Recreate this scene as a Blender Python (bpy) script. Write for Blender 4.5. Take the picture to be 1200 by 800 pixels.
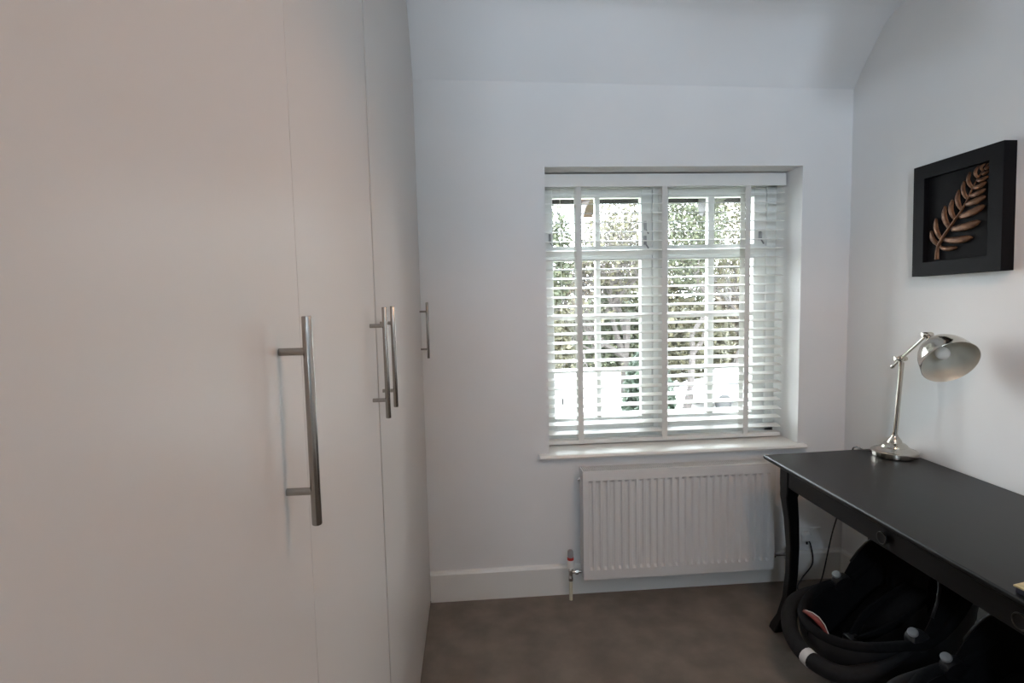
import bpy, bmesh, math, random
from mathutils import Vector, Matrix
for o in list(bpy.data.objects): bpy.data.objects.remove(o)
random.seed(7)
S = bpy.context.scene
COL = S.collection

# ---------------------------------------------------------------- camera
cd = bpy.data.cameras.new('camera'); cam = bpy.data.objects.new('camera', cd); COL.objects.link(cam)
cd.sensor_width = 36; cd.lens = 651.1/1200*36; cd.clip_start = .02; cd.clip_end = 300
yaw, pitch, roll = .0740, -.0810, -.0220
fwd = Vector((math.sin(yaw)*math.cos(pitch), math.cos(yaw)*math.cos(pitch), math.sin(pitch)))
rt = Vector((math.cos(yaw), -math.sin(yaw), 0)); up = rt.cross(fwd)
r2 = math.cos(roll)*rt+math.sin(roll)*up; u2 = -math.sin(roll)*rt+math.cos(roll)*up
cam.matrix_world = Matrix(((r2.x, u2.x, -fwd.x, 0), (r2.y, u2.y, -fwd.y, 0), (r2.z, u2.z, -fwd.z, 1.464), (0, 0, 0, 1)))
S.camera = cam

# ---------------------------------------------------------------- sky, light, exposure
wd = bpy.data.worlds.new('world'); S.world = wd; wd.use_nodes = True
nt = wd.node_tree; bg = nt.nodes['Background']
tc = nt.nodes.new('ShaderNodeTexCoord'); sp = nt.nodes.new('ShaderNodeSeparateXYZ'); cr = nt.nodes.new('ShaderNodeValToRGB')
nt.links.new(tc.outputs['Generated'], sp.inputs[0]); nt.links.new(sp.outputs['Z'], cr.inputs[0]); nt.links.new(cr.outputs[0], bg.inputs[0])
cr.color_ramp.elements[0].color = (.86, .90, .95, 1); cr.color_ramp.elements[1].color = (.80, .89, 1.0, 1)
bg.inputs[1].default_value = 26.0

XL0 = -.86
def area(name, loc, rot, sx, sy, power, color, portal=False):
    l = bpy.data.lights.new(name, 'AREA'); l.shape = 'RECTANGLE'; l.size = sx; l.size_y = sy; l.energy = power; l.color = color
    if portal: l.cycles.is_portal = True
    o = bpy.data.objects.new(name, l); o.location = loc; o.rotation_euler = rot; COL.objects.link(o); return o
area('window_portal', (.987, 2.97, 1.38), (math.radians(-90), 0, 0), 1.25, 1.36, 1, (1, 1, 1), True)
sd = area('corner_fill_light', (-.28, -1.88, 2.16), (0, 0, 0), .30, .30, 20, (.70, .84, 1.0))  # added cool lamp inside the solid walls, standing in for unseen window daylight
bd = area('back_fill_light', (.55, -1.88, 1.95), (math.radians(128), 0, 0), 1.15, .66, 27, (.74, .86, 1.0)); bd.data.spread = math.radians(98)  # added cool fill tilted up to brighten the upper room; no window behind it
sd.rotation_euler = Vector((1.6, 2.9, .45)).to_track_quat('-Z', 'Y').to_euler(); sd.data.spread = math.radians(105)
S.view_settings.view_transform = 'Standard'; S.view_settings.look = 'None'
S.view_settings.gamma = 1; S.view_settings.use_curve_mapping = False
S.view_settings.exposure = 0.17

# ---------------------------------------------------------------- materials
def mat(name, col, rough=.5, metal=0, var=0, scale=20, bump=0, bscale=200, spec=.5, coat=0, emis=None, detail=4, col2=None, bdist=.002, stretch=None):
    m = bpy.data.materials.new(name); m.use_nodes = True; t = m.node_tree; b = t.nodes['Principled BSDF']
    b.inputs['Base Color'].default_value = (*col, 1); b.inputs['Roughness'].default_value = rough; b.inputs['Metallic'].default_value = metal
    b.inputs['Specular IOR Level'].default_value = spec; b.inputs['Coat Weight'].default_value = coat
    tc = t.nodes.new('ShaderNodeTexCoord'); src = tc.outputs['Object']
    if stretch:
        mp = t.nodes.new('ShaderNodeMapping'); mp.inputs['Scale'].default_value = stretch; t.links.new(src, mp.inputs[0]); src = mp.outputs[0]
    if var or col2:
        n = t.nodes.new('ShaderNodeTexNoise'); n.inputs['Scale'].default_value = scale; n.inputs['Detail'].default_value = detail
        t.links.new(src, n.inputs['Vector'])
        r = t.nodes.new('ShaderNodeValToRGB'); c2 = col2 or tuple(c*(1-var) for c in col)
        r.color_ramp.elements[0].position = .32; r.color_ramp.elements[1].position = .68
        r.color_ramp.elements[0].color = (*c2, 1); r.color_ramp.elements[1].color = (*col, 1)
        t.links.new(n.outputs['Fac'], r.inputs[0]); t.links.new(r.outputs[0], b.inputs['Base Color'])
    if bump:
        n = t.nodes.new('ShaderNodeTexNoise'); n.inputs['Scale'].default_value = bscale; n.inputs['Detail'].default_value = 5
        t.links.new(src, n.inputs['Vector'])
        bp = t.nodes.new('ShaderNodeBump'); bp.inputs['Strength'].default_value = bump; bp.inputs['Distance'].default_value = bdist
        t.links.new(n.outputs['Fac'], bp.inputs['Height']); t.links.new(bp.outputs[0], b.inputs['Normal'])
    if emis: b.inputs['Emission Color'].default_value = (*emis[0], 1); b.inputs['Emission Strength'].default_value = emis[1]
    return m
M = {}
M['wall'] = mat('wall_paint', (.80, .80, .79), .85, var=.03, scale=3, bump=.15, bscale=300, bdist=.0006)
M['ceiling'] = mat('ceiling_paint', (.82, .83, .83), .9, var=.02, scale=3, bump=.1, bscale=200, bdist=.0006)
M['gloss'] = mat('white_gloss_paint', (.80, .79, .75), .3, var=.02, scale=6)
M['carpet'] = mat('taupe_carpet', (.27, .23, .195), .97, bump=.9, bscale=420, bdist=.004, col2=(.195, .165, .14), scale=7, detail=9, spec=.1)
M['door'] = mat('satin_white_laminate', (.575, .55, .525), .34, var=.015, scale=2, spec=.4)
M['carcass'] = mat('wardrobe_carcass', (.5, .49, .47), .6, var=.02)
M['steel'] = mat('brushed_steel', (.40, .375, .345), .24, 1, var=.1, scale=60, stretch=(1, 1, .05))
M['nickel'] = mat('polished_nickel', (.58, .54, .48), .13, 1, var=.05, scale=15)
M['lampin'] = mat('shade_lining', (.62, .60, .52), .4, .3, var=.05)
M['bulb'] = mat('opal_bulb', (.88, .86, .80), .25, var=.01)
M['black'] = mat('black_stained_wood', (.0055, .0052, .0052), .34, var=.35, scale=30, stretch=(1, .08, 1), bump=.08, bscale=60, bdist=.0008, spec=.24)
M['blackpaint'] = mat('black_frame_paint', (.0045, .004, .005), .6, var=.2, scale=40, bump=.05, spec=.12)
M['matboard'] = mat('black_mount_board', (.006, .006, .007), .8, var=.2, spec=.2)
M['bronze'] = mat('bronze_leaf', (.16, .075, .034), .45, .65, col2=(.07, .03, .016), scale=55, bump=.4, bscale=160, bdist=.001)
M['upvc'] = mat('window_white', (.80, .81, .79), .35, var=.02, scale=8)
M['slat'] = mat('white_blind_wood', (.80, .80, .77), .4, var=.03, scale=12, stretch=(.1, 1, 1))
M['tape'] = mat('blind_tape', (.74, .73, .69), .9, bump=.4, bscale=900)
M['rad'] = mat('radiator_enamel', (.74, .73, .71), .32, var=.015)
M['chrome'] = mat('chrome', (.7, .7, .7), .15, 1, var=.03)
M['red'] = mat('red_plastic', (.55, .03, .02), .4, var=.1)
M['pipe'] = mat('painted_pipe', (.72, .68, .52), .4, var=.04)
M['plastic'] = mat('white_plastic', (.76, .76, .74), .35, var=.01)
M['greyplastic'] = mat('grey_plastic', (.32, .32, .33), .35, var=.1)
M['darkplastic'] = mat('dark_plastic', (.012, .012, .013), .45, var=.3, bump=.1, bscale=500)
M['fabric'] = mat('black_fabric', (.007, .007, .008), .95, var=.4, scale=80, bump=.5, bscale=700, spec=.2)
M['foam'] = mat('foam_grip', (.011, .011, .012), .8, var=.3, scale=50, bump=.3, bscale=500, spec=.3)
M['cable'] = mat('black_cable', (.02, .02, .02), .5, var=.1)
M['silver'] = mat('silver_plastic', (.42, .43, .44), .35, .4, var=.1)
M['labelred'] = mat('label_red', (.20, .022, .016), .6, col2=(.15, .018, .014), scale=70)
M['labelwhite'] = mat('label_white', (.62, .62, .60), .7, var=.05)
M['gold'] = mat('gold_card', (.50, .42, .22), .4, .3, col2=(.36, .30, .16), scale=60)
M['bookdark'] = mat('dark_cover', (.03, .03, .045), .5, var=.2)
M['shadefab'] = mat('pendant_linen', (.66, .60, .50), .9, bump=.3, bscale=500)
M['brass'] = mat('handle_ring', (.06, .055, .05), .3, .9, var=.2)
# outdoors
M['eaves'] = mat('dark_stained_eaves', (.012, .009, .008), .7, var=.4, scale=20, bump=.3)
M['rafter'] = mat('brown_stained_rafter', (.04, .013, .009), .6, var=.4, scale=20, bump=.3)
M['render'] = mat('outer_render', (.62, .60, .56), .9, var=.1)
M['drive'] = mat('pale_driveway', (.50, .49, .46), .9, col2=(.38, .37, .35), scale=3)
M['grass'] = mat('lawn', (.09, .12, .03), .95, col2=(.06, .08, .02), scale=9, bump=.5, bscale=40)
M['hedge'] = mat('hedge_leaf', (0.014, 0.025, 0.011), .7, col2=(0.006, 0.014, 0.007), scale=6)
M['ivy'] = mat('ivy_leaf', (.044, .047, .019), .7, col2=(.017, .024, .010), scale=4)
M['olive'] = mat('olive_leaf', (.074, .066, .031), .7, col2=(.034, .032, .017), scale=4)
M['rust'] = mat('autumn_leaf', (0.080, 0.058, 0.034), .7, col2=(0.043, 0.034, 0.021), scale=4)
M['bark'] = mat('bark', (.05, .042, .036), .9, col2=(.025, .02, .018), scale=12, bump=.5)
M['fence'] = mat('white_fence', (.70, .69, .66), .7, var=.06)
M['carwhite'] = mat('car_white', (.72, .73, .75), .2, var=.01, coat=.5)
M['carblue'] = mat('car_blue', (.16, .33, .50), .25, var=.02, coat=.5)
M['cardark'] = mat('car_silver', (.45, .46, .48), .25, .4, var=.02)
M['carglass'] = mat('car_glass', (.015, .018, .022), .08, var=.02)
M['tyre'] = mat('tyre', (.015, .015, .015), .85, var=.2)
def glassmat():
    m = bpy.data.materials.new('window_glass'); m.use_nodes = True; t = m.node_tree; t.nodes.clear()
    o = t.nodes.new('ShaderNodeOutputMaterial'); mx = t.nodes.new('ShaderNodeMixShader'); tr = t.nodes.new('ShaderNodeBsdfTransparent')
    g = t.nodes.new('ShaderNodeBsdfGlossy'); g.inputs['Roughness'].default_value = .02; f = t.nodes.new('ShaderNodeFresnel'); f.inputs[0].default_value = 1.45
    tr.inputs[0].default_value = (.95, .965, .955, 1)
    t.links.new(f.outputs[0], mx.inputs[0]); t.links.new(tr.outputs[0], mx.inputs[1]); t.links.new(g.outputs[0], mx.inputs[2]); t.links.new(mx.outputs[0], o.inputs[0])
    return m
M['glass'] = glassmat()

# ---------------------------------------------------------------- mesh helpers
class MB:
    def __init__(s): s.bm = bmesh.new()
    def face(s, pts):
        return s.bm.faces.new([s.bm.verts.new(p) for p in pts])
    def box(s, a, b):
        (x0, y0, z0), (x1, y1, z1) = [min(p, q) for p, q in zip(a, b)], [max(p, q) for p, q in zip(a, b)]
        v = [s.bm.verts.new(p) for p in ((x0,y0,z0),(x1,y0,z0),(x1,y1,z0),(x0,y1,z0),(x0,y0,z1),(x1,y0,z1),(x1,y1,z1),(x0,y1,z1))]
        for f in ((0,3,2,1),(4,5,6,7),(0,1,5,4),(1,2,6,5),(2,3,7,6),(3,0,4,7)): s.bm.faces.new([v[i] for i in f])
        return s
    def loft(s, rings, caps=True, closed=False):
        R = [[s.bm.verts.new(p) for p in r] for r in rings]; n = len(R[0])
        for a, b in zip(R, R[1:]+([R[0]] if closed else [])):
            for i in range(n): s.bm.faces.new((a[i], a[(i+1)%n], b[(i+1)%n], b[i]))
        if caps and not closed: s.bm.faces.new(R[0][::-1]); s.bm.faces.new(R[-1])
        return s
    def grid(s, rows, closed=False):
        R = [[s.bm.verts.new(p) for p in r] for r in rows]
        for a, b in zip(R, R[1:]):
            for i in range(len(a)-(0 if closed else 1)): s.bm.faces.new((a[i], a[(i+1)%len(a)], b[(i+1)%len(a)], b[i]))
        return s
    def tube(s, pts, r, n=10, closed=False, sx=1):
        pts = [Vector(p) for p in pts]; rings = []; prev = None
        rr = r if isinstance(r, (list, tuple)) else [r]*len(pts)
        for i, p in enumerate(pts):
            if closed: d = pts[(i+1)%len(pts)]-pts[i-1]
            else: d = pts[min(i+1, len(pts)-1)]-pts[max(i-1, 0)]
            d.normalize()
            if prev is None:
                a = Vector((0, 0, 1)) if abs(d.z) < .9 else Vector((1, 0, 0)); u = d.cross(a).normalized()
            else: u = (prev-d*prev.dot(d)).normalized()
            prev = u; w = d.cross(u)
            rings.append([p+(u*math.cos(2*math.pi*k/n)*sx+w*math.sin(2*math.pi*k/n))*rr[i] for k in range(n)])
        return s.loft(rings, True, closed)
    def lathe(s, prof, o=(0, 0, 0), ax=(0, 0, 1), n=32, cap=False):
        ax = Vector(ax).normalized(); a = Vector((0, 0, 1)) if abs(ax.z) < .9 else Vector((1, 0, 0))
        u = ax.cross(a).normalized(); w = ax.cross(u); o = Vector(o)
        rings = [[o+ax*z+(u*math.cos(2*math.pi*k/n)+w*math.sin(2*math.pi*k/n))*max(r, 1e-5) for k in range(n)] for r, z in prof]
        return s.loft(rings, cap)
    def prism(s, poly, f0, f1):   # poly of 2D points, f0/f1 map 2D to 3D
        return s.loft([[f0(*p) for p in poly], [f1(*p) for p in poly]])
    def build(s, name, m, parent=None, smooth=False, bevel=0, loc=None, seg=2, sub=0):
        bmesh.ops.remove_doubles(s.bm, verts=s.bm.verts, dist=1e-6)
        bmesh.ops.recalc_face_normals(s.bm, faces=s.bm.faces)
        me = bpy.data.meshes.new(name); s.bm.to_mesh(me); s.bm.free()
        me.materials.append(M[m] if isinstance(m, str) else m)
        if smooth:
            for p in me.polygons: p.use_smooth = True
            if smooth != 'all': me.set_sharp_from_angle(angle=math.radians(40))
        o = bpy.data.objects.new(name, me); COL.objects.link(o)
        if bevel:
            b = o.modifiers.new('bevel', 'BEVEL'); b.width = bevel; b.segments = seg; b.limit_method = 'ANGLE'
        if sub:
            b = o.modifiers.new('sub', 'SUBSURF'); b.levels = sub; b.render_levels = sub
        if parent is not None:
            o.parent = parent
            # parts are modelled in world coordinates; keep them there
            pm = parent.matrix_world if parent.type != 'EMPTY' else Matrix.Translation(parent.location) @ parent.rotation_euler.to_matrix().to_4x4()
            if not s_local[0]: o.matrix_parent_inverse = wm(parent).inverted()
        return o
s_local = [False]
def wm(o):
    m = o.matrix_basis.copy()
    if o.parent: m = wm(o.parent) @ o.matrix_parent_inverse @ m
    return m
def tag(o, label=None, cat=None, group=None, kind=None):
    if label: o['label'] = label
    if cat: o['category'] = cat
    if group: o['group'] = group
    if kind: o['kind'] = kind
    return o
def thing(name, label, cat, loc=(0, 0, 0), group=None):
    o = bpy.data.objects.new(name, None); o.empty_display_size = .05; o.location = loc; COL.objects.link(o)
    return tag(o, label, cat, group)
def struct(name, mb, m, parent=None, **k):
    o = mb.build(name, m, parent, **k)
    if parent is None: o['kind'] = 'structure'
    return o
def V(*a): return Vector(a)
def lerp(a, b, t): return a+(b-a)*t
def spline(pts, n=8):
    pts = [Vector(p) for p in pts]; out = []
    for i in range(len(pts)-1):
        p0, p1, p2, p3 = pts[max(i-1, 0)], pts[i], pts[i+1], pts[min(i+2, len(pts)-1)]
        for k in range(n):
            t = k/n
            out.append(.5*((2*p1)+(p2-p0)*t+(2*p0-5*p1+4*p2-p3)*t*t+(3*p1-p0-3*p2+p3)*t**3))
    return out+[pts[-1]]

# ---------------------------------------------------------------- room shell
XL, XR, YF, YB = -.86, 1.858, 2.611, -1.9
WX0, WX1, WZ0, WZ1 = .362, 1.612, .703, 2.058      # window opening
YO = 2.93                                           # outer wall face
PL = [(2.611, 2.446), (2.565, 2.515), (2.505, 2.605), (2.45, 2.675), (2.40, 2.715), (2.32, 2.735), (1.9, 2.74)]
PR = [(2.611, 2.413), (2.545, 2.495), (2.465, 2.578), (2.42, 2.622), (2.365, 2.650), (2.28, 2.664), (1.9, 2.69)]
XW = -.228
def prof_at(x):
    t = (x-XW)/(XR-XW)
    return [(lerp(a[0], b[0], t), lerp(a[1], b[1], t)) for a, b in zip(PL, PR)]
m = MB(); m.box((XL-.1, YB-.1, -.1), (XR+.1, YO, 0)); struct('floor', m, 'carpet')
def arch(profile, n=6):
    return [(p.x, p.y) for p in spline([(y, z, 0) for y, z in profile], n)]
m = MB()
rows = []
for i in range(13):
    x = lerp(XL, XR, i/12); pr = [(p[0], p[1]) for p in arch(prof_at(x))]
    rows.append([V(x, y, z) for y, z in pr]+[V(x, YB, 2.70)]+[V(x, YB, 2.85), V(x, YF+.001, 2.85)])
m.grid([[*r, r[0]] for r in rows]); struct('ceiling', m, 'ceiling', smooth=True)
# far wall with the window opening
m = MB()
zl, zr = prof_at(XL)[0][1], prof_at(XR)[0][1]
def ztop(x): return lerp(zl, zr, (x-XL)/(XR-XL))
for x0, x1, z0, z1 in ((XL, WX0, 0, None), (WX1, XR, 0, None), (WX0, WX1, 0, WZ0-.024), (WX0, WX1, WZ1, None)):
    a, b = (z1 or ztop(x0)), (z1 or ztop(x1))
    m.loft([[V(x0, y, z0), V(x1, y, z0), V(x1, y, b), V(x0, y, a)] for y in (YF, YO)])
struct('wall_far', m, 'wall')
m = MB()
pr = arch(prof_at(XR)); poly = [(YF, 0)]+pr+[(YB, 2.70), (YB, 0)]
m.loft([[V(XR, y, z) for y, z in poly], [V(XR+.12, y, z) for y, z in poly]]); struct('wall_right', m, 'wall')
m = MB()
m.box((XL-.12, YB, 0), (XL, YF, 2.70))
struct('wall_left', m, 'wall')
m = MB()
m.box((XL-.12, YB-.12, 0), (XR+.12, YB, 2.70))
struct('wall_back', m, 'wall')
# skirting boards
def skirt(name, a, b, nrm):
    a, b, nrm = V(*a), V(*b), V(*nrm); pf = [(0, 0), (.018, 0), (.018, .134), (.012, .145), (0, .149)]
    m = MB(); m.loft([[p+nrm*d+V(0, 0, z) for d, z in pf] for p in (a, b)]); struct(name, m, 'gloss')
skirt('baseboard_far', (XW+.002, YF, 0), (XR, YF, 0), (0, -1, 0))
skirt('baseboard_right', (XR, YF-.018, 0), (XR, YB, 0), (-1, 0, 0))
# window sill board
m = MB(); pf = [(2.83, .703), (2.588, .703), (2.578, .700), (2.573, .691), (2.578, .682), (2.588, .679), (2.83, .679)]
rows = []
m.loft([[V(x, y, z) for y, z in ((2.611, .703), (2.588, .703), (2.578, .700), (2.573, .691), (2.578, .682), (2.588, .679), (2.611, .679))] for x in (.312, 1.642)])
m.box((WX0, 2.611, .679), (WX1, 2.84, .703))
struct('trim_1', m, 'gloss')

# ---------------------------------------------------------------- window
YW = 2.84
win = MB()
for a, b in (((WX0, .703), (WX0+.026, 2.058)), ((WX1-.05, .703), (WX1, 2.058)), ((WX0, 2.0), (WX1, 2.058)), ((WX0, .703), (WX1, .76))):
    win.box((a[0], YW, a[1]), (b[0], YO, b[1]))
w = struct('window_1', win, 'upvc', bevel=.003)
def part(name, a, b, m, parent, bevel=.002, **k):
    q = MB(); q.box(a, b); return q.build(name, m, parent, bevel=bevel, **k)
part('mullion', (.950, YW-.004, .76), (1.000, YO, 2.0), 'upvc', w)
part('transom', (WX0+.026, YW-.004, 1.660), (.950, YO, 1.700), 'upvc', w)
part('transom', (1.000, YW-.004, 1.660), (WX1-.05, YO, 1.700), 'upvc', w)
def sash(x0, x1, z0, z1, gx0, gx1, gz0, gz1, bar, hbars):
    q = MB(); y0, y1 = YW+.008, YW+.05
    q.box((x0, y0, z0), (gx0, y1, z1)); q.box((gx1, y0, z0), (x1, y1, z1))
    q.box((gx0, y0, z0), (gx1, y1, gz0)); q.box((gx0, y0, gz1), (gx1, y1, z1))
    s = q.build('sash', 'upvc', w, bevel=.003)
    xs = [gx0, bar[0], bar[1], gx1]
    part('glazing_bar', (bar[0], y0+.002, gz0), (bar[1], y1-.004, gz1), 'upvc', s)
    zs = [gz0]
    for h0, h1 in hbars:
        for a, b in ((gx0, bar[0]), (bar[1], gx1)): part('glazing_bar', (a, y0+.003, h0), (b, y1-.004, h1), 'upvc', s)
        zs += [h0, h1]
    zs.append(gz1)
    for i in range(0, len(zs), 2):
        for a, b in ((gx0, bar[0]), (bar[1], gx1)):
            part('pane', (a-.003, y0+.018, zs[i]-.003), (b+.003, y0+.022, zs[i+1]+.003), 'glass', s, bevel=0)
    return s
hb = [(1.056, 1.076), (1.334, 1.362)]
for X in (0, 1):
    if X == 0: x0, x1, g0, g1, br = .388, .949, .432, .893, (.653, .678)
    else: x0, x1, g0, g1, br = 1.001, 1.5615, 1.037, 1.497, (1.251, 1.284)
    sash(x0, x1, 1.701, 1.999, g0, g1, 1.712, 1.956, br, [])
    sash(x0, x1, .761, 1.659, g0, g1, .818, 1.638, br, hb)
for X, z in ((.905, 1.79), (.905, 1.715), (.41, 1.73), (1.52, 1.73)):
    q = MB(); q.box((X, YW-.004, z), (X+.012, YW+.008, z+.045)); q.tube([(X+.006, YW-.012, z+.04), (X+.006, YW-.014, z+.0), (X+.02, YW-.012, z-.02)], .004, 6)
    q.build('window_catch', 'greyplastic', w, smooth=True)

# ---------------------------------------------------------------- venetian blind
bl = thing('venetian_blind', 'white wooden slatted blind hanging inside the window recess', 'blind', (.99, 2.76, 2.05))
BX0, BX1, YS = .372, 1.602, 2.762
q = MB(); q.box((BX0, 2.733, 1.990), (BX1, 2.743, 2.052)); q.box((BX0, 2.743, 1.990), (BX0+.01, 2.795, 2.052)); q.box((BX1-.01, 2.743, 1.990), (BX1, 2.795, 2.052))
q.build('valance', 'slat', bl, bevel=.002)
part('headrail', (BX0+.012, 2.746, 2.008), (BX1-.012, 2.79, 2.050), 'slat', bl)
tilt = math.radians(9.5); c_, s_ = math.cos(tilt), math.sin(tilt)
slat_me = None; NS = 27; SZ0, SZ1 = .7635, 1.957
for i in range(NS):
    z = lerp(SZ0, SZ1, i/(NS-1))
    if slat_me is None:
        q = MB(); n = 6; top = []; bot = []
        for k in range(n+1):
            d = lerp(-.025, .025, k/n); cv = .0010*(1-(2*k/n-1)**2)
            for arr, t in ((top, .0016), (bot, -.0016)):
                arr.append((d*c_-(cv+t)*s_, d*s_+(cv+t)*c_))
        poly = top+bot[::-1]
        q.loft([[V(x, y, zz) for y, zz in poly] for x in (-(BX1-BX0)/2+.004, (BX1-BX0)/2-.004)])
        s_local[0] = True
        o = q.build('slat', 'slat', None); s_local[0] = False; slat_me = o.data
    else:
        o = bpy.data.objects.new('slat', slat_me); COL.objects.link(o)
    o.parent = bl; o.matrix_parent_inverse = wm(bl).inverted(); o.location = ((BX0+BX1)/2, YS, z)
part('bottom_rail', (BX0+.004, 2.738, .7085), (BX1-.004, 2.786, .730), 'slat', bl, bevel=.004)
for x in (.545, .977, 1.406):
    for y in (2.7345, 2.790):
        part('ladder_tape', (x-.0135, y, .715), (x+.0135, y+.0008, 1.992), 'tape', bl, bevel=0)
for x, zt in ((.462, .90), (1.440, .875)):
    q = MB(); q.tube([(x, 2.796, 2.01), (x+.003, 2.797, 1.5), (x, 2.796, zt+.04)], .0011, 6); o = q.build('lift_cord', 'tape', bl)
    q = MB(); q.lathe([(.001, .045), (.004, .04), (.0065, .02), (.007, 0), (.001, -.001)], (x, 2.796, zt), n=12, cap=True); q.build('tassel', 'greyplastic', o, smooth=True)

# ---------------------------------------------------------------- wardrobes
prL = arch(prof_at(XW))
def ceil_z(y):
    for (y0, z0), (y1, z1) in zip(prL, prL[1:]):
        if y1 <= y <= y0: return lerp(z0, z1, (y0-y)/(y0-y1) if y0 != y1 else 0)
    return 2.70 if y < 1.9 else prL[0][1]
def topline(y0, y1, gap):
    ys = sorted({y0, y1}|{y for y, z in prL if y0 < y < y1}); 
    lo = 2.688
    return [(y, (ceil_z(y) if y >= 1.9 else lerp(2.70, 2.74, max(0, (y+1.9)/3.8)))-gap) for y in ys]
handle_src = [None]
def wardrobe(label, y0, y1, doors):
    root = thing('wardrobe', label, 'wardrobe', (XW-.3, (y0+y1)/2, 0), 'fitted white wardrobes along the left side')
    q = MB(); y1c = y1-.001 if y1 < 2.6 else y1-.003
    tl = topline(y0+.001, y1c, .006); poly = [(y0+.001, .001)]+tl+[(y1c, .001)]
    poly = [(y0+.001, .001)]+tl+[(y1c, .001)]
    q.loft([[V(XW-.021, y, z) for y, z in poly], [V(XL+.004, y, z) for y, z in poly]])
    q.build('carcass', 'carcass', root)
    for d0, d1, hy, px_, g0, g1 in doors:
        a, b = d0+g0, d1-g1
        tl = topline(a, b, .005); poly = [(a, .012)]+tl+[(b, .012)]
        q = MB(); q.loft([[V(XW-.020, y, z) for y, z in poly], [V(XW+px_, y, z) for y, z in poly]])
        dr = q.build('door', 'door', root, bevel=.0005)
        if hy:
            z0, z1 = 1.191, 1.446
            q = MB(); xb = XW+.034
            q.lathe([(.0001, z0), (.0052, z0), (.006, z0+.001), (.006, z1-.001), (.0052, z1), (.0001, z1)], (xb, hy, 0), (0, 0, 1), 24)
            for zz in (lerp(z0, z1, .165), lerp(z0, z1, .835)):
                q.lathe([(.0046, 0), (.0046, .031)], (XW, hy, zz), (1, 0, 0), 16)
            q.build('handle', 'steel', dr, smooth=True)
wardrobe('white fitted double wardrobe nearest the camera with a long steel bar handle', -.437, .763, [(-.437, .163, .085, 0, .0015, .0015), (.163, .763, .677, 0, .0015, .0006)])
wardrobe('white fitted double wardrobe in the middle with a close pair of steel bar handles', .763, 2.009, [(.763, 1.357, 1.281, 0, .0006, .002), (1.357, 2.009, 1.412, .0022, .002, .0012)])
wardrobe('white fitted single-door wardrobe standing against the window wall', 2.009, 2.611, [(2.009, 2.611, 2.540, 0, .0012, .004)])

# ---------------------------------------------------------------- radiator
rd = thing('radiator', 'white ribbed panel radiator mounted under the window sill', 'radiator', (.971, 2.54, .116))
RX0, RX1, RZ0, RZ1, RY = .503, 1.439, .116, .640, 2.501
q = MB()
NR = 26; fx0, fx1 = RX0+.020, RX1-.020; pitch_ = (fx1-fx0)/NR
xs = [RX0, RX0+.008]; 
for i in range(NR):
    a = fx0+i*pitch_; xs += [a+pitch_*t for t in (.18, .34, .66, .82)]
xs += [RX1-.008, RX1]
zsr = [RZ0, RZ0+.045, RZ0+.058, RZ1-.058, RZ1-.045, RZ1]
def dep(i, j):     # pressed vertical flutes
    if j in (2, 3) and 2 <= i < len(xs)-2 and (i-2) % 4 in (1, 2): return .0125
    return 0
rows = [[V(x, RY+dep(i, j), z) for i, x in enumerate(xs)] for j, z in enumerate(zsr)]
q.grid(rows)
q.build('front_panel', 'rad', rd, smooth=True)
q = MB(); q.box((RX0+.012, RY+.07, RZ0+.01), (RX1-.012, RY+.078, RZ1-.012)); q.build('rear_panel', 'rad', rd)
for x in (RX0, RX1-.003):
    q = MB(); q.box((x, RY+.0005, RZ0), (x+.003, RY+.082, RZ1))
    q.build('side_panel', 'rad', rd, bevel=.001)
q = MB()   # grille on the top
q.box((RX0, RY+.0005, RZ1), (RX1, RY+.010, RZ1+.002)); q.box((RX0, RY+.074, RZ1), (RX1, RY+.082, RZ1+.002))
q.box((RX0, RY+.040, RZ1), (RX1, RY+.043, RZ1+.002))
q.build('grille_frame', 'rad', rd)
q = MB(); n = 94
for k in range(n+1):
    x = lerp(RX0+.003, RX1-.003, k/n); q.box((x-.0026, RY+.010, RZ1-.001), (x+.0026, RY+.074, RZ1+.0015))
tag(q.build('grille_bars', 'rad', rd), kind='stuff')
q = MB()
for k in range(40):
    x = lerp(RX0+.03, RX1-.03, k/39); q.box((x-.001, RY+.012, RZ0+.03), (x+.001, RY+.066, RZ1-.02))
tag(q.build('convector_fins', 'rad', rd), kind='stuff')
for x in (RX0-.002, RX1+.002):
    q = MB(); q.lathe([(.0001, 0), (.009, 0), (.009, .008), (.006, .012), (.0001, .012)], (x-(.004 if x < 1 else 0), RY+.04, RZ1-.045), (-1 if x < 1 else 1, 0, 0), 12, True); q.build('bleed_plug', 'chrome', rd, smooth=True)
for x in (.65, 1.29): part('wall_bracket', (x, RY+.078, RZ0+.05), (x+.03, 2.611, RZ1-.05), 'rad', rd)
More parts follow.
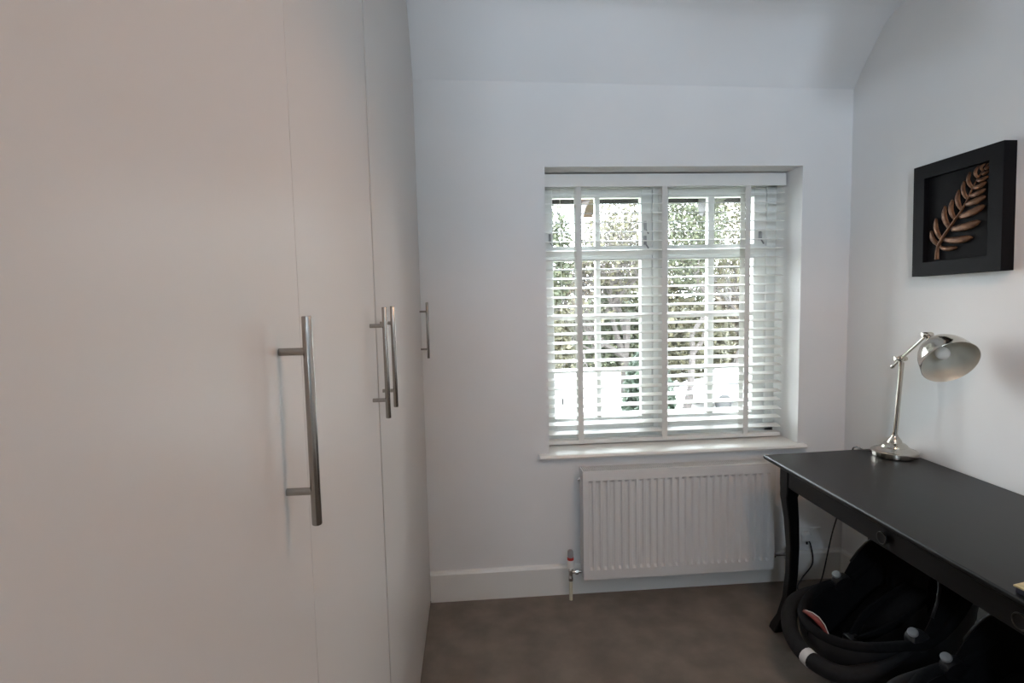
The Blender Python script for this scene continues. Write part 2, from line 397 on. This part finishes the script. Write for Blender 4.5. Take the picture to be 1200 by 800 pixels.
# thermostatic valve on the left
vx, vy = .447, 2.545
q = MB(); q.tube([(vx, vy, .0), (vx, vy, .105)], .0085, 12); vp = q.build('pipe', 'pipe', rd, smooth=True); vp['label'] = 'cream painted supply pipe rising from the carpet at the left'
q = MB(); q.lathe([(.010, 0), (.0125, .003), (.0125, .018), (.010, .022), (.010, .045), (.013, .048), (.013, .06), (.010, .064)], (vx, vy, .095), n=20, cap=True)
q.tube([(vx, vy, .138), (RX0+.004, vy, .138)], .0075, 12); q.lathe([(.012, 0), (.012, .014)], (vx+.022, vy, .138), (1, 0, 0), 6, True)
q.build('valve_body', 'chrome', rd, smooth=True)
q = MB(); q.lathe([(.012, 0), (.0165, .004), (.0175, .03), (.0165, .042)], (vx, vy, .158), n=24, cap=True); q.build('valve_head', 'plastic', rd, smooth=True)
q = MB(); q.lathe([(.0155, 0), (.0160, .004), (.0150, .013)], (vx, vy, .2002), n=24, cap=True); o = q.build('valve_ring', 'red', rd, smooth=True); o['label'] = 'red marker ring'
q = MB(); q.lathe([(.014, 0), (.0145, .01), (.0135, .030), (.010, .034), (.0001, .035)], (vx, vy, .2135), n=24, cap=True); q.build('valve_cap', 'greyplastic', rd, smooth=True)
q = MB(); q.tube([(RX1-.004, vy, .165), (1.535, vy, .165)], .0075, 12); q.lathe([(.013, 0), (.013, .02)], (RX1+.008, vy, .165), (1, 0, 0), 6, True)
q.lathe([(.011, 0), (.012, .03), (.011, .055), (.008, .06)], (1.528, vy, .140), n=16, cap=True); q.build('valve_body', 'chrome', rd, smooth=True)
q = MB(); q.tube([(1.528, vy, 0), (1.528, vy, .15)], .0085, 12); q.build('pipe', 'pipe', rd, smooth=True)

# ---------------------------------------------------------------- desk
dk = thing('desk', 'black stained wooden writing desk with curved legs along the right wall', 'desk', (1.54, 1.62, 0))
DT = .760; LEN = 1.36
def D(a, b, z):   # a across from front edge, b along from the far end toward the camera
    return V(1.243+a+b*-.0235, 2.262+a*.045-b, z)
DW = .612
def dbox(q, a0, a1, b0, b1, z0, z1):
    q.loft([[D(a0, b0, z), D(a1, b0, z), D(a1, b1, z), D(a0, b1, z)] for z in (z0, z1)])
q = MB()
def rect(e): return lambda z: [D(e, e, z), D(DW-e, e, z), D(DW-e, LEN-e, z), D(e, LEN-e, z)]
q.loft([rect(.010)(DT-.022), rect(.003)(DT-.017), rect(0)(DT-.010), rect(0)(DT-.004), rect(.004)(DT)])
q.build('desk_top', 'black', dk, bevel=.0015)
AZ0, AZ1 = .648, DT-.022; IN = .052
def legpath(sx, sy, a0, b0):
    # square sabre leg: straight block at the apron, then slim knee and outward foot
    secs = [(AZ1, 0, .062), (.65, 0, .062), (.625, 0, .060), (.60, .004, .054), (.50, -.006, .047), (.38, -.012, .042), (.26, -.010, .040), (.15, -.002, .041), (.07, .014, .044), (.025, .032, .050), (0, .038, .050)]
    rings = []
    for z, off, sz in secs:
        h = sz/2; ca, cb = a0+sx*off, b0+sy*off*.55
        rings.append([D(ca-h, cb-h, z), D(ca+h, cb-h, z), D(ca+h, cb+h, z), D(ca-h, cb+h, z)])
    return rings
for (sx, a0) in ((-1, IN+.031), (1, DW-IN-.031)):
    for (sy, b0) in ((-1, .075), (1, LEN-.075)):
        q = MB(); q.loft(legpath(sx if sx < 0 else .2, sy, a0, b0)); q.build('leg', 'black', dk, bevel=.005, seg=3, smooth=True)
q = MB()
dbox(q, IN+.004, IN+.020, .106, LEN-.106, AZ0, AZ1); q.build('front_rail', 'black', dk, bevel=.002)
q = MB(); dbox(q, DW-IN-.02, DW-IN-.004, .106, LEN-.106, AZ0, AZ1); q.build('back_rail', 'black', dk, bevel=.002)
for b in (.055, LEN-.075):
    q = MB(); dbox(q, IN+.062, DW-IN-.062, b, b+.018, AZ0, AZ1); q.build('end_rail', 'black', dk, bevel=.002)
q = MB(); dbox(q, IN-.006, IN+.004, .135, LEN-.135, AZ0+.004, AZ1-.006)
dr = q.build('drawer', 'black', dk, bevel=.002)
for b in (.676, 1.125):
    q = MB(); c = D(IN-.006, b, .688)
    q.lathe([(.010, 0), (.012, .004), (.019, .008), (.0205, .011), (.018, .014), (.010, .0125), (.0001, .0120)], c, (-1, 0, 0), 24, True); kn = q.build('knob', 'black', dr, smooth=True)
    q = MB(); q.tube([c+V(-.0135, .0185*math.cos(t*math.pi/12), .0185*math.sin(t*math.pi/12)) for t in range(24)], .0017, 8, closed=True); q.build('knob_ring', 'brass', dr, smooth=True)

# ---------------------------------------------------------------- lamp on the desk
BX, BY = 1.765, 2.168
lm = thing('desk_lamp', 'polished nickel swing-arm desk lamp standing on the black desk', 'lamp', (BX, BY, DT))
q = MB(); q.lathe([(.0001, 0), (.080, 0), (.085, .003), (.086, .010), (.085, .022), (.081, .0245), (.076, .024), (.066, .029), (.057, .036), (.053, .038), (.050, .039), (.047, .046), (.040, .052), (.032, .055), (.028, .057), (.025, .066), (.017, .078), (.012, .084), (.012, .088), (.0085, .092), (.0001, .092)], (BX, BY, DT+.0005), n=56); q.build('base', 'nickel', lm, smooth=True)
top = V(1.772, 2.152, 1.158)
q = MB(); q.tube([(BX, BY, DT+.07), top], .0088, 18); q.lathe([(.0095, 0), (.0095, .012)], V(BX, BY, DT+.088), (0, 0, 1), 18, True); q.build('stem', 'nickel', lm, smooth=True)
e0 = V(1.772, 2.205, 1.132); e1 = V(1.742, 1.995, 1.283); j1 = e0+(e1-e0)*.27
q = MB(); q.tube([e0, e1], .0058, 14); arm = q.build('arm', 'nickel', lm, smooth=True)
ad = (e1-e0).normalized()
q = MB(); q.lathe([(.0001, -.006), (.007, -.004), (.009, .004), (.007, .014), (.0001, .015)], e0, ad, 16); q.build('arm_knob', 'nickel', arm, smooth=True)
sdv = ad.cross(V(0, 0, 1)).normalized()
q = MB(); q.lathe([(.0001, -.024), (.008, -.023), (.010, -.016), (.010, -.012), (.006, -.010), (.010, -.009), (.0125, -.004), (.0125, .006), (.009, .010), (.006, .018), (.0085, .020), (.0085, .026), (.0001, .027)], j1, sdv, 18)
q.lathe([(.0075, -.018), (.010, -.016), (.010, .016), (.0075, .018)], j1, ad, 16, True); q.lathe([(.0085, 0), (.0085, -.028)], j1+V(0, 0, -.004), (0, 0, 1), 16, True); q.build('joint', 'nickel', lm, smooth=True)
axd = V(-.16, -.83, -.54).normalized()     # where the shade opens to
rc = V(1.722, 1.868, 1.193); ap = rc-axd*.118
q = MB(); q.lathe([(.0001, -.020), (.008, -.019), (.0105, -.012), (.0105, .012), (.008, .020), (.0001, .021)], e1, sdv, 18); q.tube([e1, ap-axd*.01], [.009, .011], 16)
q.lathe([(.0001, -.030), (.012, -.028), (.016, -.022), (.016, -.004), (.019, .0), (.019, .010)], ap, axd, 24); q.build('shade_joint', 'nickel', lm, smooth=True)
outer = [(.019, .0), (.030, .004), (.046, .014), (.062, .030), (.075, .050), (.084, .073), (.090, .100), (.0935, .118)]
inner = [(.0915, .118), (.088, .100), (.082, .074), (.073, .052), (.060, .032), (.045, .0165), (.029, .0065), (.0001, .004)]
q = MB(); q.lathe(outer+[(.0945, .1195), (.0935, .1205)], ap, axd, 48); sh = q.build('lamp_shade', 'nickel', lm, smooth=True)
q = MB(); q.lathe([(.0935, .1205)]+inner, ap, axd, 48); q.build('shade_lining', 'lampin', sh, smooth=True)
q = MB(); q.lathe([(.016, .005), (.016, .032), (.0001, .033)], ap, axd, 24); q.build('bulb_socket', 'plastic', lm, smooth=True)
q = MB(); q.lathe([(.012, .030), (.013, .038), (.018, .048), (.0225, .058), (.024, .068), (.021, .079), (.013, .086), (.0001, .089)], ap, axd, 32); q.build('bulb', 'bulb', lm, smooth=True)

# cord from the lamp down behind the desk to the socket
q = MB()
q.tube(spline([(BX-.06, BY+.055, DT+.006), (BX-.075, BY+.085, DT+.005), (1.69, 2.300, DT+.004), (1.688, 2.322, DT-.03), (1.70, 2.37, .55), (1.71, 2.47, .30), (1.70, 2.52, .06), (1.66, 2.50, .008), (1.60, 2.44, .006), (1.56, 2.50, .008), (1.62, 2.56, .03), (1.675, 2.565, .10), (1.668, 2.572, .19), (1.655, 2.577, .215)], 10), .0032, 8)
tag(q.build('lamp_cord', 'cable', smooth=True), 'thin black power cord trailing from the lamp to the wall socket', 'cord')
q = MB(); q.tube(spline([(1.845, 2.40, .64), (1.847, 2.41, .40), (1.845, 2.405, .12), (1.80, 2.38, .008), (1.72, 2.42, .006), (1.66, 2.36, .006), (1.58, 2.40, .006), (1.55, 2.33, .006), (1.62, 2.30, .006), (1.70, 2.34, .008)], 10), .0035, 8)
tag(q.build('extension_lead', 'cable', smooth=True), 'dark cable hanging beside the right wall and curled on the carpet', 'cable')
sk = thing('wall_socket', 'white double socket with a plug in it low on the far wall', 'socket', (1.665, 2.611, .225))
q = MB(); q.box((1.592, 2.601, .182), (1.738, 2.611, .268)); q.build('faceplate', 'plastic', sk, bevel=.004)
for x in (1.63, 1.70): part('switch', (x-.006, 2.598, .251), (x+.006, 2.602, .262), 'plastic', sk, bevel=.001)
pg = thing('plug', 'white three-pin plug with a black cable pushed into the wall socket', 'plug', (1.655, 2.60, .22))
q = MB(); q.loft([[V(1.655+a*w, y, .228+b*w) for a, b in ((-.022, -.026), (.022, -.026), (.026, .010), (.015, .026), (-.015, .026), (-.026, .010))] for y, w in ((2.6005, 1), (2.585, .97), (2.572, .7))]); q.build('plug_body', 'plastic', pg, bevel=.003)
q = MB(); q.lathe([(.0045, 0), (.0045, .014)], (1.655, 2.583, .191), n=12, cap=True); q.build('cord_grip', 'cable', pg, smooth=True)

# ---------------------------------------------------------------- framed leaf on the right wall
pf = thing('framed_leaf', 'black box frame with a bronze fern leaf on the right wall', 'picture', (XR, 1.975, 1.73))
s_local[0] = True
def P(u, v, d):   # u along wall toward the camera, v up, d out of the wall
    return V(-d, -u, v)
FW, FH, FD, FB = .192, .2185, .048, .054
q = MB()
ring = [(FW, FH), (FW-FB, FH-FB)]
def rr(w_, h_, d): return [P(-w_, -h_, d), P(w_, -h_, d), P(w_, h_, d), P(-w_, h_, d)]
q.loft([rr(FW, FH, .0), rr(FW, FH, FD), rr(FW-FB, FH-FB, FD), rr(FW-FB, FH-FB, .024), rr(FW-FB, FH-FB, .0)], caps=False, closed=True)
def lb(q, name, m, par, **k):
    o = q.build(name, m, None, **k); o.parent = par; return o
lb(q, 'frame', 'blackpaint', pf, bevel=.0015)
q = MB(); a, b = rr(FW-FB+.001, FH-FB+.001, .018), rr(FW-FB+.001, FH-FB+.001, .027); q.loft([a, b]); lb(q, 'backing_board', 'matboard', pf)
# the leaf: curved stem and leaflets, each a raised lobe
def stempt(t): return (lerp(-.075, .112, t)+.030*math.sin(t*math.pi)*-.35-.02*(1-t), lerp(-.165, .168, t)+.0)
IW, IH = FW-FB, FH-FB
def uv(x, y):
    t = (x-165)/325; yt = lerp(235, 150, t); yb = lerp(680, 655, t)
    return V((t*2-1)*IW, (1-2*(y-yt)/(yb-yt))*IH, 0)
sv = spline([uv(*p) for p in ((228, 664), (232, 600), (262, 540), (305, 475), (345, 415), (378, 350), (405, 280), (438, 215), (472, 162))], 6)
q = MB(); rings = []; n = len(sv)
for i, p in enumerate(sv):
    d = (sv[min(i+1, n-1)]-sv[max(i-1, 0)]).normalized(); nrm = V(-d.y, d.x, 0); r = lerp(.0095, .002, (i/(n-1))**.7)
    rings.append([P((p+nrm*r*math.cos(a)).x, (p+nrm*r*math.cos(a)).y, .034+r*.9*max(0, math.sin(a))) for a in [k*math.pi/6 for k in range(7)]])
q.grid(rings); lb(q, 'leaf_stem', 'bronze', pf, smooth='all')
def leaflet(a, b, W, bow):
    a, b = uv(*a), uv(*b); dd = b-a; nr = V(-dd.y, dd.x, 0).normalized(); rings = []; N = 12
    for i in range(N+1):
        s_ = i/N; c = a+dd*s_+nr*bow*math.sin(math.pi*s_)
        wv = W*.5*(.35+.65*math.sin(math.pi*min(1, s_*.62+.12))**1.0)*(math.sqrt(max(0, 1-((s_-.72)/.28)**2)) if s_ > .72 else 1)+.0004
        rings.append([P((c+nr*wv*k).x, (c+nr*wv*k).y, .031+.005*(1-k*k)+.007*math.sin(s_*math.pi)-.0015*(k == 0)) for k in (-1, -.75, -.4, 0, .4, .75, 1)])
    q = MB(); q.grid(rings); o = lb(q, 'leaflet', 'bronze', pf, smooth='all')
    so = o.modifiers.new('thick', 'SOLIDIFY'); so.thickness = .003; so.offset = 0
for a, b, w_ in (((238, 590), (190, 512), .020), ((250, 560), (215, 445), .021), ((290, 500), (262, 380), .024), ((318, 455), (300, 348), .022), ((350, 405), (333, 296), .021), ((378, 348), (358, 250), .017), ((400, 290), (385, 205), .015), ((425, 240), (425, 175), .012), ((448, 205), (455, 163), .009)):
    leaflet(a, b, w_, .006)
for a, b, w_ in (((240, 598), (330, 603), .015), ((262, 560), (405, 552), .024), ((300, 505), (440, 468), .026), ((340, 440), (458, 385), .025), ((368, 375), (462, 335), .021), ((388, 330), (460, 298), .017), ((402, 290), (462, 262), .015), ((420, 250), (470, 232), .012), ((440, 215), (476, 202), .009), ((455, 190), (482, 175), .007)):
    leaflet(a, b, w_, -.006)
s_local[0] = False
pf.rotation_euler = (math.radians(-1.2), 0, 0)

# ---------------------------------------------------------------- book end at the near desk corner
bk = thing('notebook', 'gold-topped dark notebook at the near front edge of the black desk', 'book', (1.36, 1.02, DT))
q = MB(); q.loft([[V(1.231, 1.137, z), V(1.40, 1.17, z), V(1.43, .97, z), V(1.256, .945, z)] for z in (DT+.001, DT+.014)]); q.build('pages', 'bookdark', bk, bevel=.002)
q = MB(); q.loft([[V(1.228, 1.140, z), V(1.403, 1.174, z), V(1.433, .967, z), V(1.253, .942, z)] for z in (DT+.014, DT+.019)]); q.build('cover', 'gold', bk, bevel=.002)

# ---------------------------------------------------------------- infant car seats under the desk
def ss(t): return max(0, min(1, t))**2*(3-2*max(0, min(1, t)))
def car_seat(loc, label, rz=0):
    root = thing('infant_car_seat', label, 'car seat', loc, 'infant car seats under the desk')
    s_local[0] = True
    def add(q, name, m, par=root, **k): return lb(q, name, m, par, **k)
    X0, X1 = -.26, .33
    def rim(u): return lerp(.245, .285, ss(u/.4)) + .235*ss((u-.42)/.58)
    def bot(u): return .012+.20*max(0, (.22-u)/.22)**2+.34*max(0, (u-.45)/.55)**2
    def hw(u): return .205*math.sqrt(max(0, 1-abs(2*u-1)**2.6))*(.97+.06*math.sin(u*3))+.004
    NU, NV = 26, 22
    def surf(off, lift):
        rows = []
        for i in range(NU+1):
            u = i/NU; uu = .5-.5*math.cos(math.pi*u); x = lerp(X0+off, X1-off, uu); r = rim(uu); b = bot(uu)+off*1.2; w_ = max(.004, hw(uu)-off)
            b = min(b, r-.01)
            row = []
            for j in range(NV+1):
                ph = math.pi*j/NV; cy = math.cos(ph); sy = math.sin(ph)
                row.append(V(x, w_*math.copysign(abs(cy)**.75, cy), r+lift-(r+lift-b)*sy**.8))
            rows.append(row)
        return rows
    q = MB(); q.grid(surf(0, 0)); add(q, 'shell', 'darkplastic', smooth='all')
    q = MB(); q.grid(surf(.022, .006)); add(q, 'seat_liner', 'fabric', smooth='all')
    q = MB(); L = []
    for side in (1, -1):
        seq = range(NU+1) if side == 1 else range(NU, -1, -1)
        for i in seq:
            u = .5-.5*math.cos(math.pi*i/NU); L.append(V(lerp(X0+.006, X1-.006, u), side*max(.004, hw(u)-.012), rim(u)+.004))
    q.tube(L[:-1], .017, 10, closed=True); add(q, 'padded_rim', 'fabric', smooth='all')
    # side wings and headrest
    q = MB(); rows = []
    for i in range(13):
        a = lerp(-1.25, 1.25, i/12); y = .135*math.sin(a); x = .09+.15*math.cos(a)
        rows.append([V(x-d*math.cos(a)*.05, y-d*math.sin(a)*.05, z) for d, z in ((0, .27), (0, .44), (.25, .47), (.7, .47), (1, .44), (1, .27))])
    q.grid([[*r, r[0]] for r in rows]); add(q, 'headrest', 'fabric', smooth='all', sub=1)
    q = MB()
    rows = [[V(lerp(-.17, .20, t), y, lerp(.10, .34, ss(t))+.02*math.cos(y*14)) for y in (-.13, -.08, 0, .08, .13)] for t in [k/8 for k in range(9)]]
    q.grid(rows); o = add(q, 'seat_cushion', 'fabric', smooth='all'); so = o.modifiers.new('t', 'SOLIDIFY'); so.thickness = .035
    for s in (1, -1):
        q = MB(); q.tube(spline([(.19, s*.045, .37), (.10, s*.055, .31), (.0, s*.05, .25), (-.08, s*.012, .19)], 6), .019, 8, sx=.25); add(q, 'harness_strap', 'fabric', smooth='all')
    q = MB(); q.box((-.11, -.025, .175), (-.065, .025, .20)); bu = add(q, 'buckle', 'darkplastic', bevel=.006)
    # carrying handle swung down over the foot end
    HP = spline([(0, .192, .300), (-.11, .200, .270), (-.215, .172, .225), (-.272, .09, .190), (-.290, 0, .172), (-.275, -.09, .165), (-.215, -.165, .175), (-.11, -.205, .235), (0, -.192, .300)], 7)
    q = MB(); N = len(HP); rad = [.014+.015*ss((.5-abs(i/(N-1)-.5)-.10)/.12) for i in range(N)]
    q.tube(HP, rad, 14); ha = add(q, 'carry_handle', 'foam', smooth='all')
    k0 = int(N*.55)
    q = MB(); q.tube(HP[k0:k0+3], .0302, 14); o = add(q, 'handle_band', 'labelwhite', ha, smooth=True); o['label'] = 'white reflective band around the handle'
    for s in (1, -1):
        q = MB(); q.lathe([(.034, -.02), (.036, .0), (.034, .012), (.028, .018), (.0001, .018)], (0, s*.192, .30), (0, s*1, .25), 24, True); pv = add(q, 'handle_hub', 'darkplastic', smooth=True)
        q = MB(); q.lathe([(.015, 0), (.0160, .006), (.013, .010), (.0001, .0115)], (-.020, s*.192, .328), (-.45, -.35, .8), 24, True); o = add(q, 'release_button', 'silver', pv, smooth=True); o['label'] = 'round silver release button'
    # folded hood at the head end
    q = MB(); rows = []
    for i in range(11):
        a = math.radians(lerp(8, 66, i/10)); R_ = .305+.008*math.cos(i*math.pi)
        rows.append([V(math.cos(a)*R_*math.sin(t)**.7, .200*math.copysign(abs(math.cos(t))**.8, math.cos(t)), .30+math.sin(a)*R_*.86*math.sin(t)**.7) for t in [math.pi*k/16 for k in range(17)]])
    q.grid(rows); o = add(q, 'hood', 'fabric', smooth='all'); so = o.modifiers.new('t', 'SOLIDIFY'); so.thickness = .004
    q = MB(); q.tube(rows[-1][1:-1], .005, 8); add(q, 'hood_hoop', 'darkplastic', smooth='all')
    # warning label sewn on the foot end, red with a pale edge
    q = MB(); cl = [V(-.243, .052, .268), V(-.240, .02, .276), V(-.236, -.01, .276), V(-.234, -.045, .268), V(-.234, -.078, .252)]; wd_ = [.006, .011, .012, .009, .002]
    q.grid([[p+V(w_, 0, .010), p+V(0, 0, .014), p+V(-w_, 0, .006)] for p, w_ in zip(cl, wd_)]); o = add(q, 'warning_label', 'labelred', smooth='all'); o['label'] = 'red warning label with pale edge'; so = o.modifiers.new('t', 'SOLIDIFY'); so.thickness = .002
    q = MB(); q.tube([p+V(w_, 0, .011) for p, w_ in zip(cl, wd_)], .0016, 6); add(q, 'label_edge', 'labelwhite', o, smooth=True)
    s_local[0] = False
    root.rotation_euler = (0, 0, rz)
    return root
car_seat((1.447, 1.838, .001), 'black infant car seat under the far half of the desk with a red label')
b_ = car_seat((1.447, 1.325, .001), 'black infant car seat under the near half of the desk, mostly out of view')

# ---------------------------------------------------------------- pendant lamp above and beside the camera
pd = thing('pendant_lamp', 'linen drum pendant lamp hanging near the middle of the ceiling', 'lamp', (1.0, .75, 2.7))
q = MB(); q.tube([(1.0, .75, 2.42), (1.0, .75, 2.70)], .004, 8); q.build('flex', 'plastic', pd)
q = MB(); q.lathe([(.155, 2.29), (.135, 2.48)], (1.0, .75, 0), n=40); o = q.build('lamp_shade', 'shadefab', pd, smooth=True); so = o.modifiers.new('t', 'SOLIDIFY'); so.thickness = .004
M['glow'] = mat('lit_bulb', (1, .8, .6), .5, emis=((1, .62, .36), 14))
q = MB(); q.lathe([(.0001, -.045), (.02, -.04), (.031, -.015), (.03, .01), (.015, .04), (.012, .06), (.0001, .06)], (1.0, .75, 2.40), n=20); q.build('lit_bulb', 'glow', pd, smooth=True)
pl = bpy.data.lights.new('pendant_light', 'POINT'); pl.energy = 29; pl.color = (1, .54, .28); pl.shadow_soft_size = .035
po = bpy.data.objects.new('pendant_light', pl); po.location = (1.0, .75, 2.36); COL.objects.link(po)

# ---------------------------------------------------------------- outdoors
GZ = -2.9
q = MB(); q.box((-30, YO+.02, GZ-.2), (60, 90, GZ)); struct('ground', q, 'drive')
q = MB(); q.box((-30, 3.1, GZ), (60, 13, GZ+.02)); q.box((-30, 33, GZ), (60, 80, GZ+.03)); tag(q.build('lawn', 'grass'), kind='structure')
# eaves over the window with rafter feet
q = MB(); q.box((-.9, YO, 2.16), (3.2, 3.46, 2.19)); q.box((-.9, 3.36, 2.010), (3.2, 3.39, 2.16)); ea = struct('trim_2', q, 'eaves')
for x in (.33, .707, 1.075, 1.43, 1.79):
    q = MB(); prf = [(YO+.002, 2.155), (3.35, 2.155), (3.35, 1.99), (3.33, 1.93), (3.28, 1.915), (3.20, 1.96), (YO+.002, 2.02)]
    q.loft([[V(X, y, z) for y, z in prf] for X in (x-.028, x+.028)]); q.build('rafter_foot', 'rafter' if x < .9 else 'eaves', ea, bevel=.003)
def leafcloud(q, c, rx, ry, rz, n, size, hollow=.55):
    for _ in range(n):
        while True:
            p = V(random.uniform(-1, 1), random.uniform(-1, 1), random.uniform(-1, 1))
            if hollow < p.length < 1: break
        p = V(c[0]+p.x*rx, c[1]+p.y*ry, c[2]+p.z*rz)
        a = V(random.gauss(0, 1), random.gauss(0, 1), random.gauss(0, 1)).normalized(); b = a.cross(V(random.gauss(0, 1), random.gauss(0, 1), random.gauss(0, 1))).normalized()
        s = size*random.uniform(.6, 1.3)
        q.face([p-a*s, p+b*s*.5, p+a*s, p-b*s*.5])
def branches(q, p, d, L, r, depth, tips):
    pts = [p]; dd = d.copy()
    for i in range(4):
        dd = (dd+V(random.gauss(0, .16), random.gauss(0, .16), random.gauss(.03, .12))).normalized(); pts.append(pts[-1]+dd*L/4)
    q.tube(pts, [lerp(r, r*.55, i/4) for i in range(5)], 5 if depth > 1 else 4)
    if depth == 0: tips.append(pts[-1]); return
    for k in range(random.choice((2, 3, 3))):
        a = V(random.gauss(0, 1), random.gauss(0, 1), random.gauss(.15, .6)).normalized()
        branches(q, pts[random.choice((2, 3, 4))], (dd*.75+a*.75).normalized(), L*random.uniform(.62, .82), r*.6, depth-1, tips)
def tree(x, y, h, label, leaf, nleaf, size, depth, r, crown, ntip=0):
    root = thing('tree', label, 'tree', (x, y, GZ))
    q = MB(); tips = []; branches(q, V(x, y, GZ), V(0, 0, 1), h*.36, r, depth, tips); q.build('branches', 'bark', root)
    q = MB(); cz, rx, rz = crown
    if nleaf: leafcloud(q, (x, y, cz), rx, rx, rz, nleaf, size, .1)
    for t in tips:
        if ntip: leafcloud(q, t, .35, .35, .3, ntip, size, 0)
    tag(q.build('foliage', leaf, root), kind='stuff')
def bush(x, y, rx, ry, h, label, leaf, n, size, cat='bush', name='bush', z0=GZ):
    root = thing(name, label, cat, (x, y, z0))
    q = MB(); q.tube([(x, y, z0), (x+.05, y, z0+h*.5)], [.06, .03], 6)
    for k in range(5): q.tube([(x, y, z0+h*.2), (x+rx*.6*math.cos(k*1.3), y+ry*.6*math.sin(k*1.3), z0+h*.8)], [.035, .012], 5)
    q.build('stem', 'bark', root)
    q = MB(); leafcloud(q, (x, y, z0+h*.52), rx, ry, h*.5, n, size, .35); tag(q.build('foliage', leaf, root), kind='stuff')
# near evergreen shrub beyond the left casement, lower panes
bush(4.3, 13.2, .62, .8, 3.0, 'tall dark evergreen shrub behind the right side of the left casement', 'hedge', 8000, .08)
bush(1.6, 21.0, 1.5, 1.2, 4.1, 'olive green bush at the left edge of the window view', 'ivy', 4500, .14)
bush(3.2, 22.5, 1.2, 1.2, 3.8, 'dull green bush behind the left casement glazing bar', 'olive', 3500, .14)
bush(10.2, 25.0, 2.0, 1.5, 4.0, 'yellow-green bush behind the right casement', 'olive', 4500, .15)
bush(13.8, 27.0, 2.4, 1.5, 4.6, 'rusty autumn bush behind the right casement', 'rust', 5000, .15)
bush(7.0, 26.0, 2.2, 1.5, 4.6, 'mixed green hedge bush behind the window mullion', 'ivy', 4500, .15)
hd = thing('hedge', 'tall mixed boundary hedge right across the back of the garden', 'hedge', (11, 34, GZ))
for leaf, xs_ in (('rust', (-2, 7.4, 16.8)), ('olive', (1.1, 4.3, 10.6, 20)), ('ivy', (13.7, 23.2, -4))):
    q = MB()
    for x in xs_: leafcloud(q, (x, 34+random.uniform(-.6, .6), GZ+3.4), 2.3, 1.2, random.uniform(3.3, 3.9), 3200, .19, .35)
    tag(q.build('foliage', leaf, hd), kind='stuff')
tree(3.3, 22.6, 6.6, 'ivy-clad tree at the far left of the window view', 'ivy', 2600, .11, 4, .14, (3.0, 1.0, 2.2))
tree(6.5, 23, 9.5, 'bare-branched tree seen through the left casement fanlight', 'olive', 2200, .10, 7, .24, (3.4, 1.7, 2.4), 2)
tree(8.0, 20, 8.5, 'leafy ivy-covered tree behind the left half of the right fanlight', 'ivy', 5200, .09, 5, .17, (4.0, 1.35, 2.4))
tree(10.8, 22, 9.5, 'tall tree with thin olive leaves behind the right fanlight', 'olive', 4600, .09, 6, .16, (4.2, 1.7, 2.6))
tree(15, 27, 10, 'thin bare tree at the far right of the window view', 'olive', 1200, .1, 6, .15, (4.0, 2.0, 3.0))
# parked cars
def car(x, y, rz, body, label, s=1):
    root = thing('car', label, 'car', (x, y, GZ))
    root.rotation_euler = (0, 0, rz)
    s_local[0] = True
    q = MB(); pr_ = [(-2.1, .35), (-2.15, .75), (-1.95, .92), (-1.1, 1.0), (-.45, 1.42), (.95, 1.46), (1.75, 1.05), (2.1, .95), (2.15, .4)]
    q.loft([[V(a*1, yy, b_ if (b_ < 1.1 or k == 1) else b_-.06) for a, b_ in pr_] for k, yy in ((0, -.84), (1, -.66), (1, .66), (0, .84))])
    lb(q, 'body', body, root, bevel=.05, smooth=True)
    q = MB(); gl = [(-.98, 1.02), (-.42, 1.38), (.9, 1.41), (1.55, 1.08)]
    q.loft([[V(a, yy, b_) for a, b_ in gl] for yy in (-.855, .855)]); 
    q.loft([[V(a, yy, b_+c_) for a, b_, c_ in ((-1.12, 1.0, 0), (-.5, 1.42, .0), (-.46, 1.40, 0), (-1.06, .98, 0))] for yy in (-.60, .60)]); lb(q, 'windows', 'carglass', root)
    for a in (-1.35, 1.35):
        for yy in (-.80, .80):
            q = MB(); q.lathe([(.0001, -.1), (.28, -.1), (.32, -.06), (.32, .06), (.28, .1), (.0001, .1)], (a, yy, .32), (0, 1, 0), 18); lb(q, 'wheel', 'tyre', root, smooth=True)
    s_local[0] = False
car(10.3, 20.5, math.radians(12), 'carwhite', 'white car parked on the driveway behind the right casement')
car(14.2, 25.0, math.radians(70), 'cardark', 'silver car parked furthest back at the right of the window view')
car(10.4, 15.8, math.radians(8), 'carwhite', 'white car parked nearest the house at the bottom of the right casement')
# white garden wall and gate seen low in the left casement
gw = thing('garden_fence', 'white boarded garden fence low in the left casement', 'fence', (2.5, 17.5, GZ))
for i in range(24):
    x = .6+i*.17; q = MB(); q.box((x, 17.5, GZ+.02), (x+.155, 17.53, GZ+1.9)); q.build('board', 'fence', gw)
for x in (.5, 2.6, 4.7): part('post', (x, 17.53, GZ), (x+.1, 17.63, GZ+2.0), 'fence', gw)
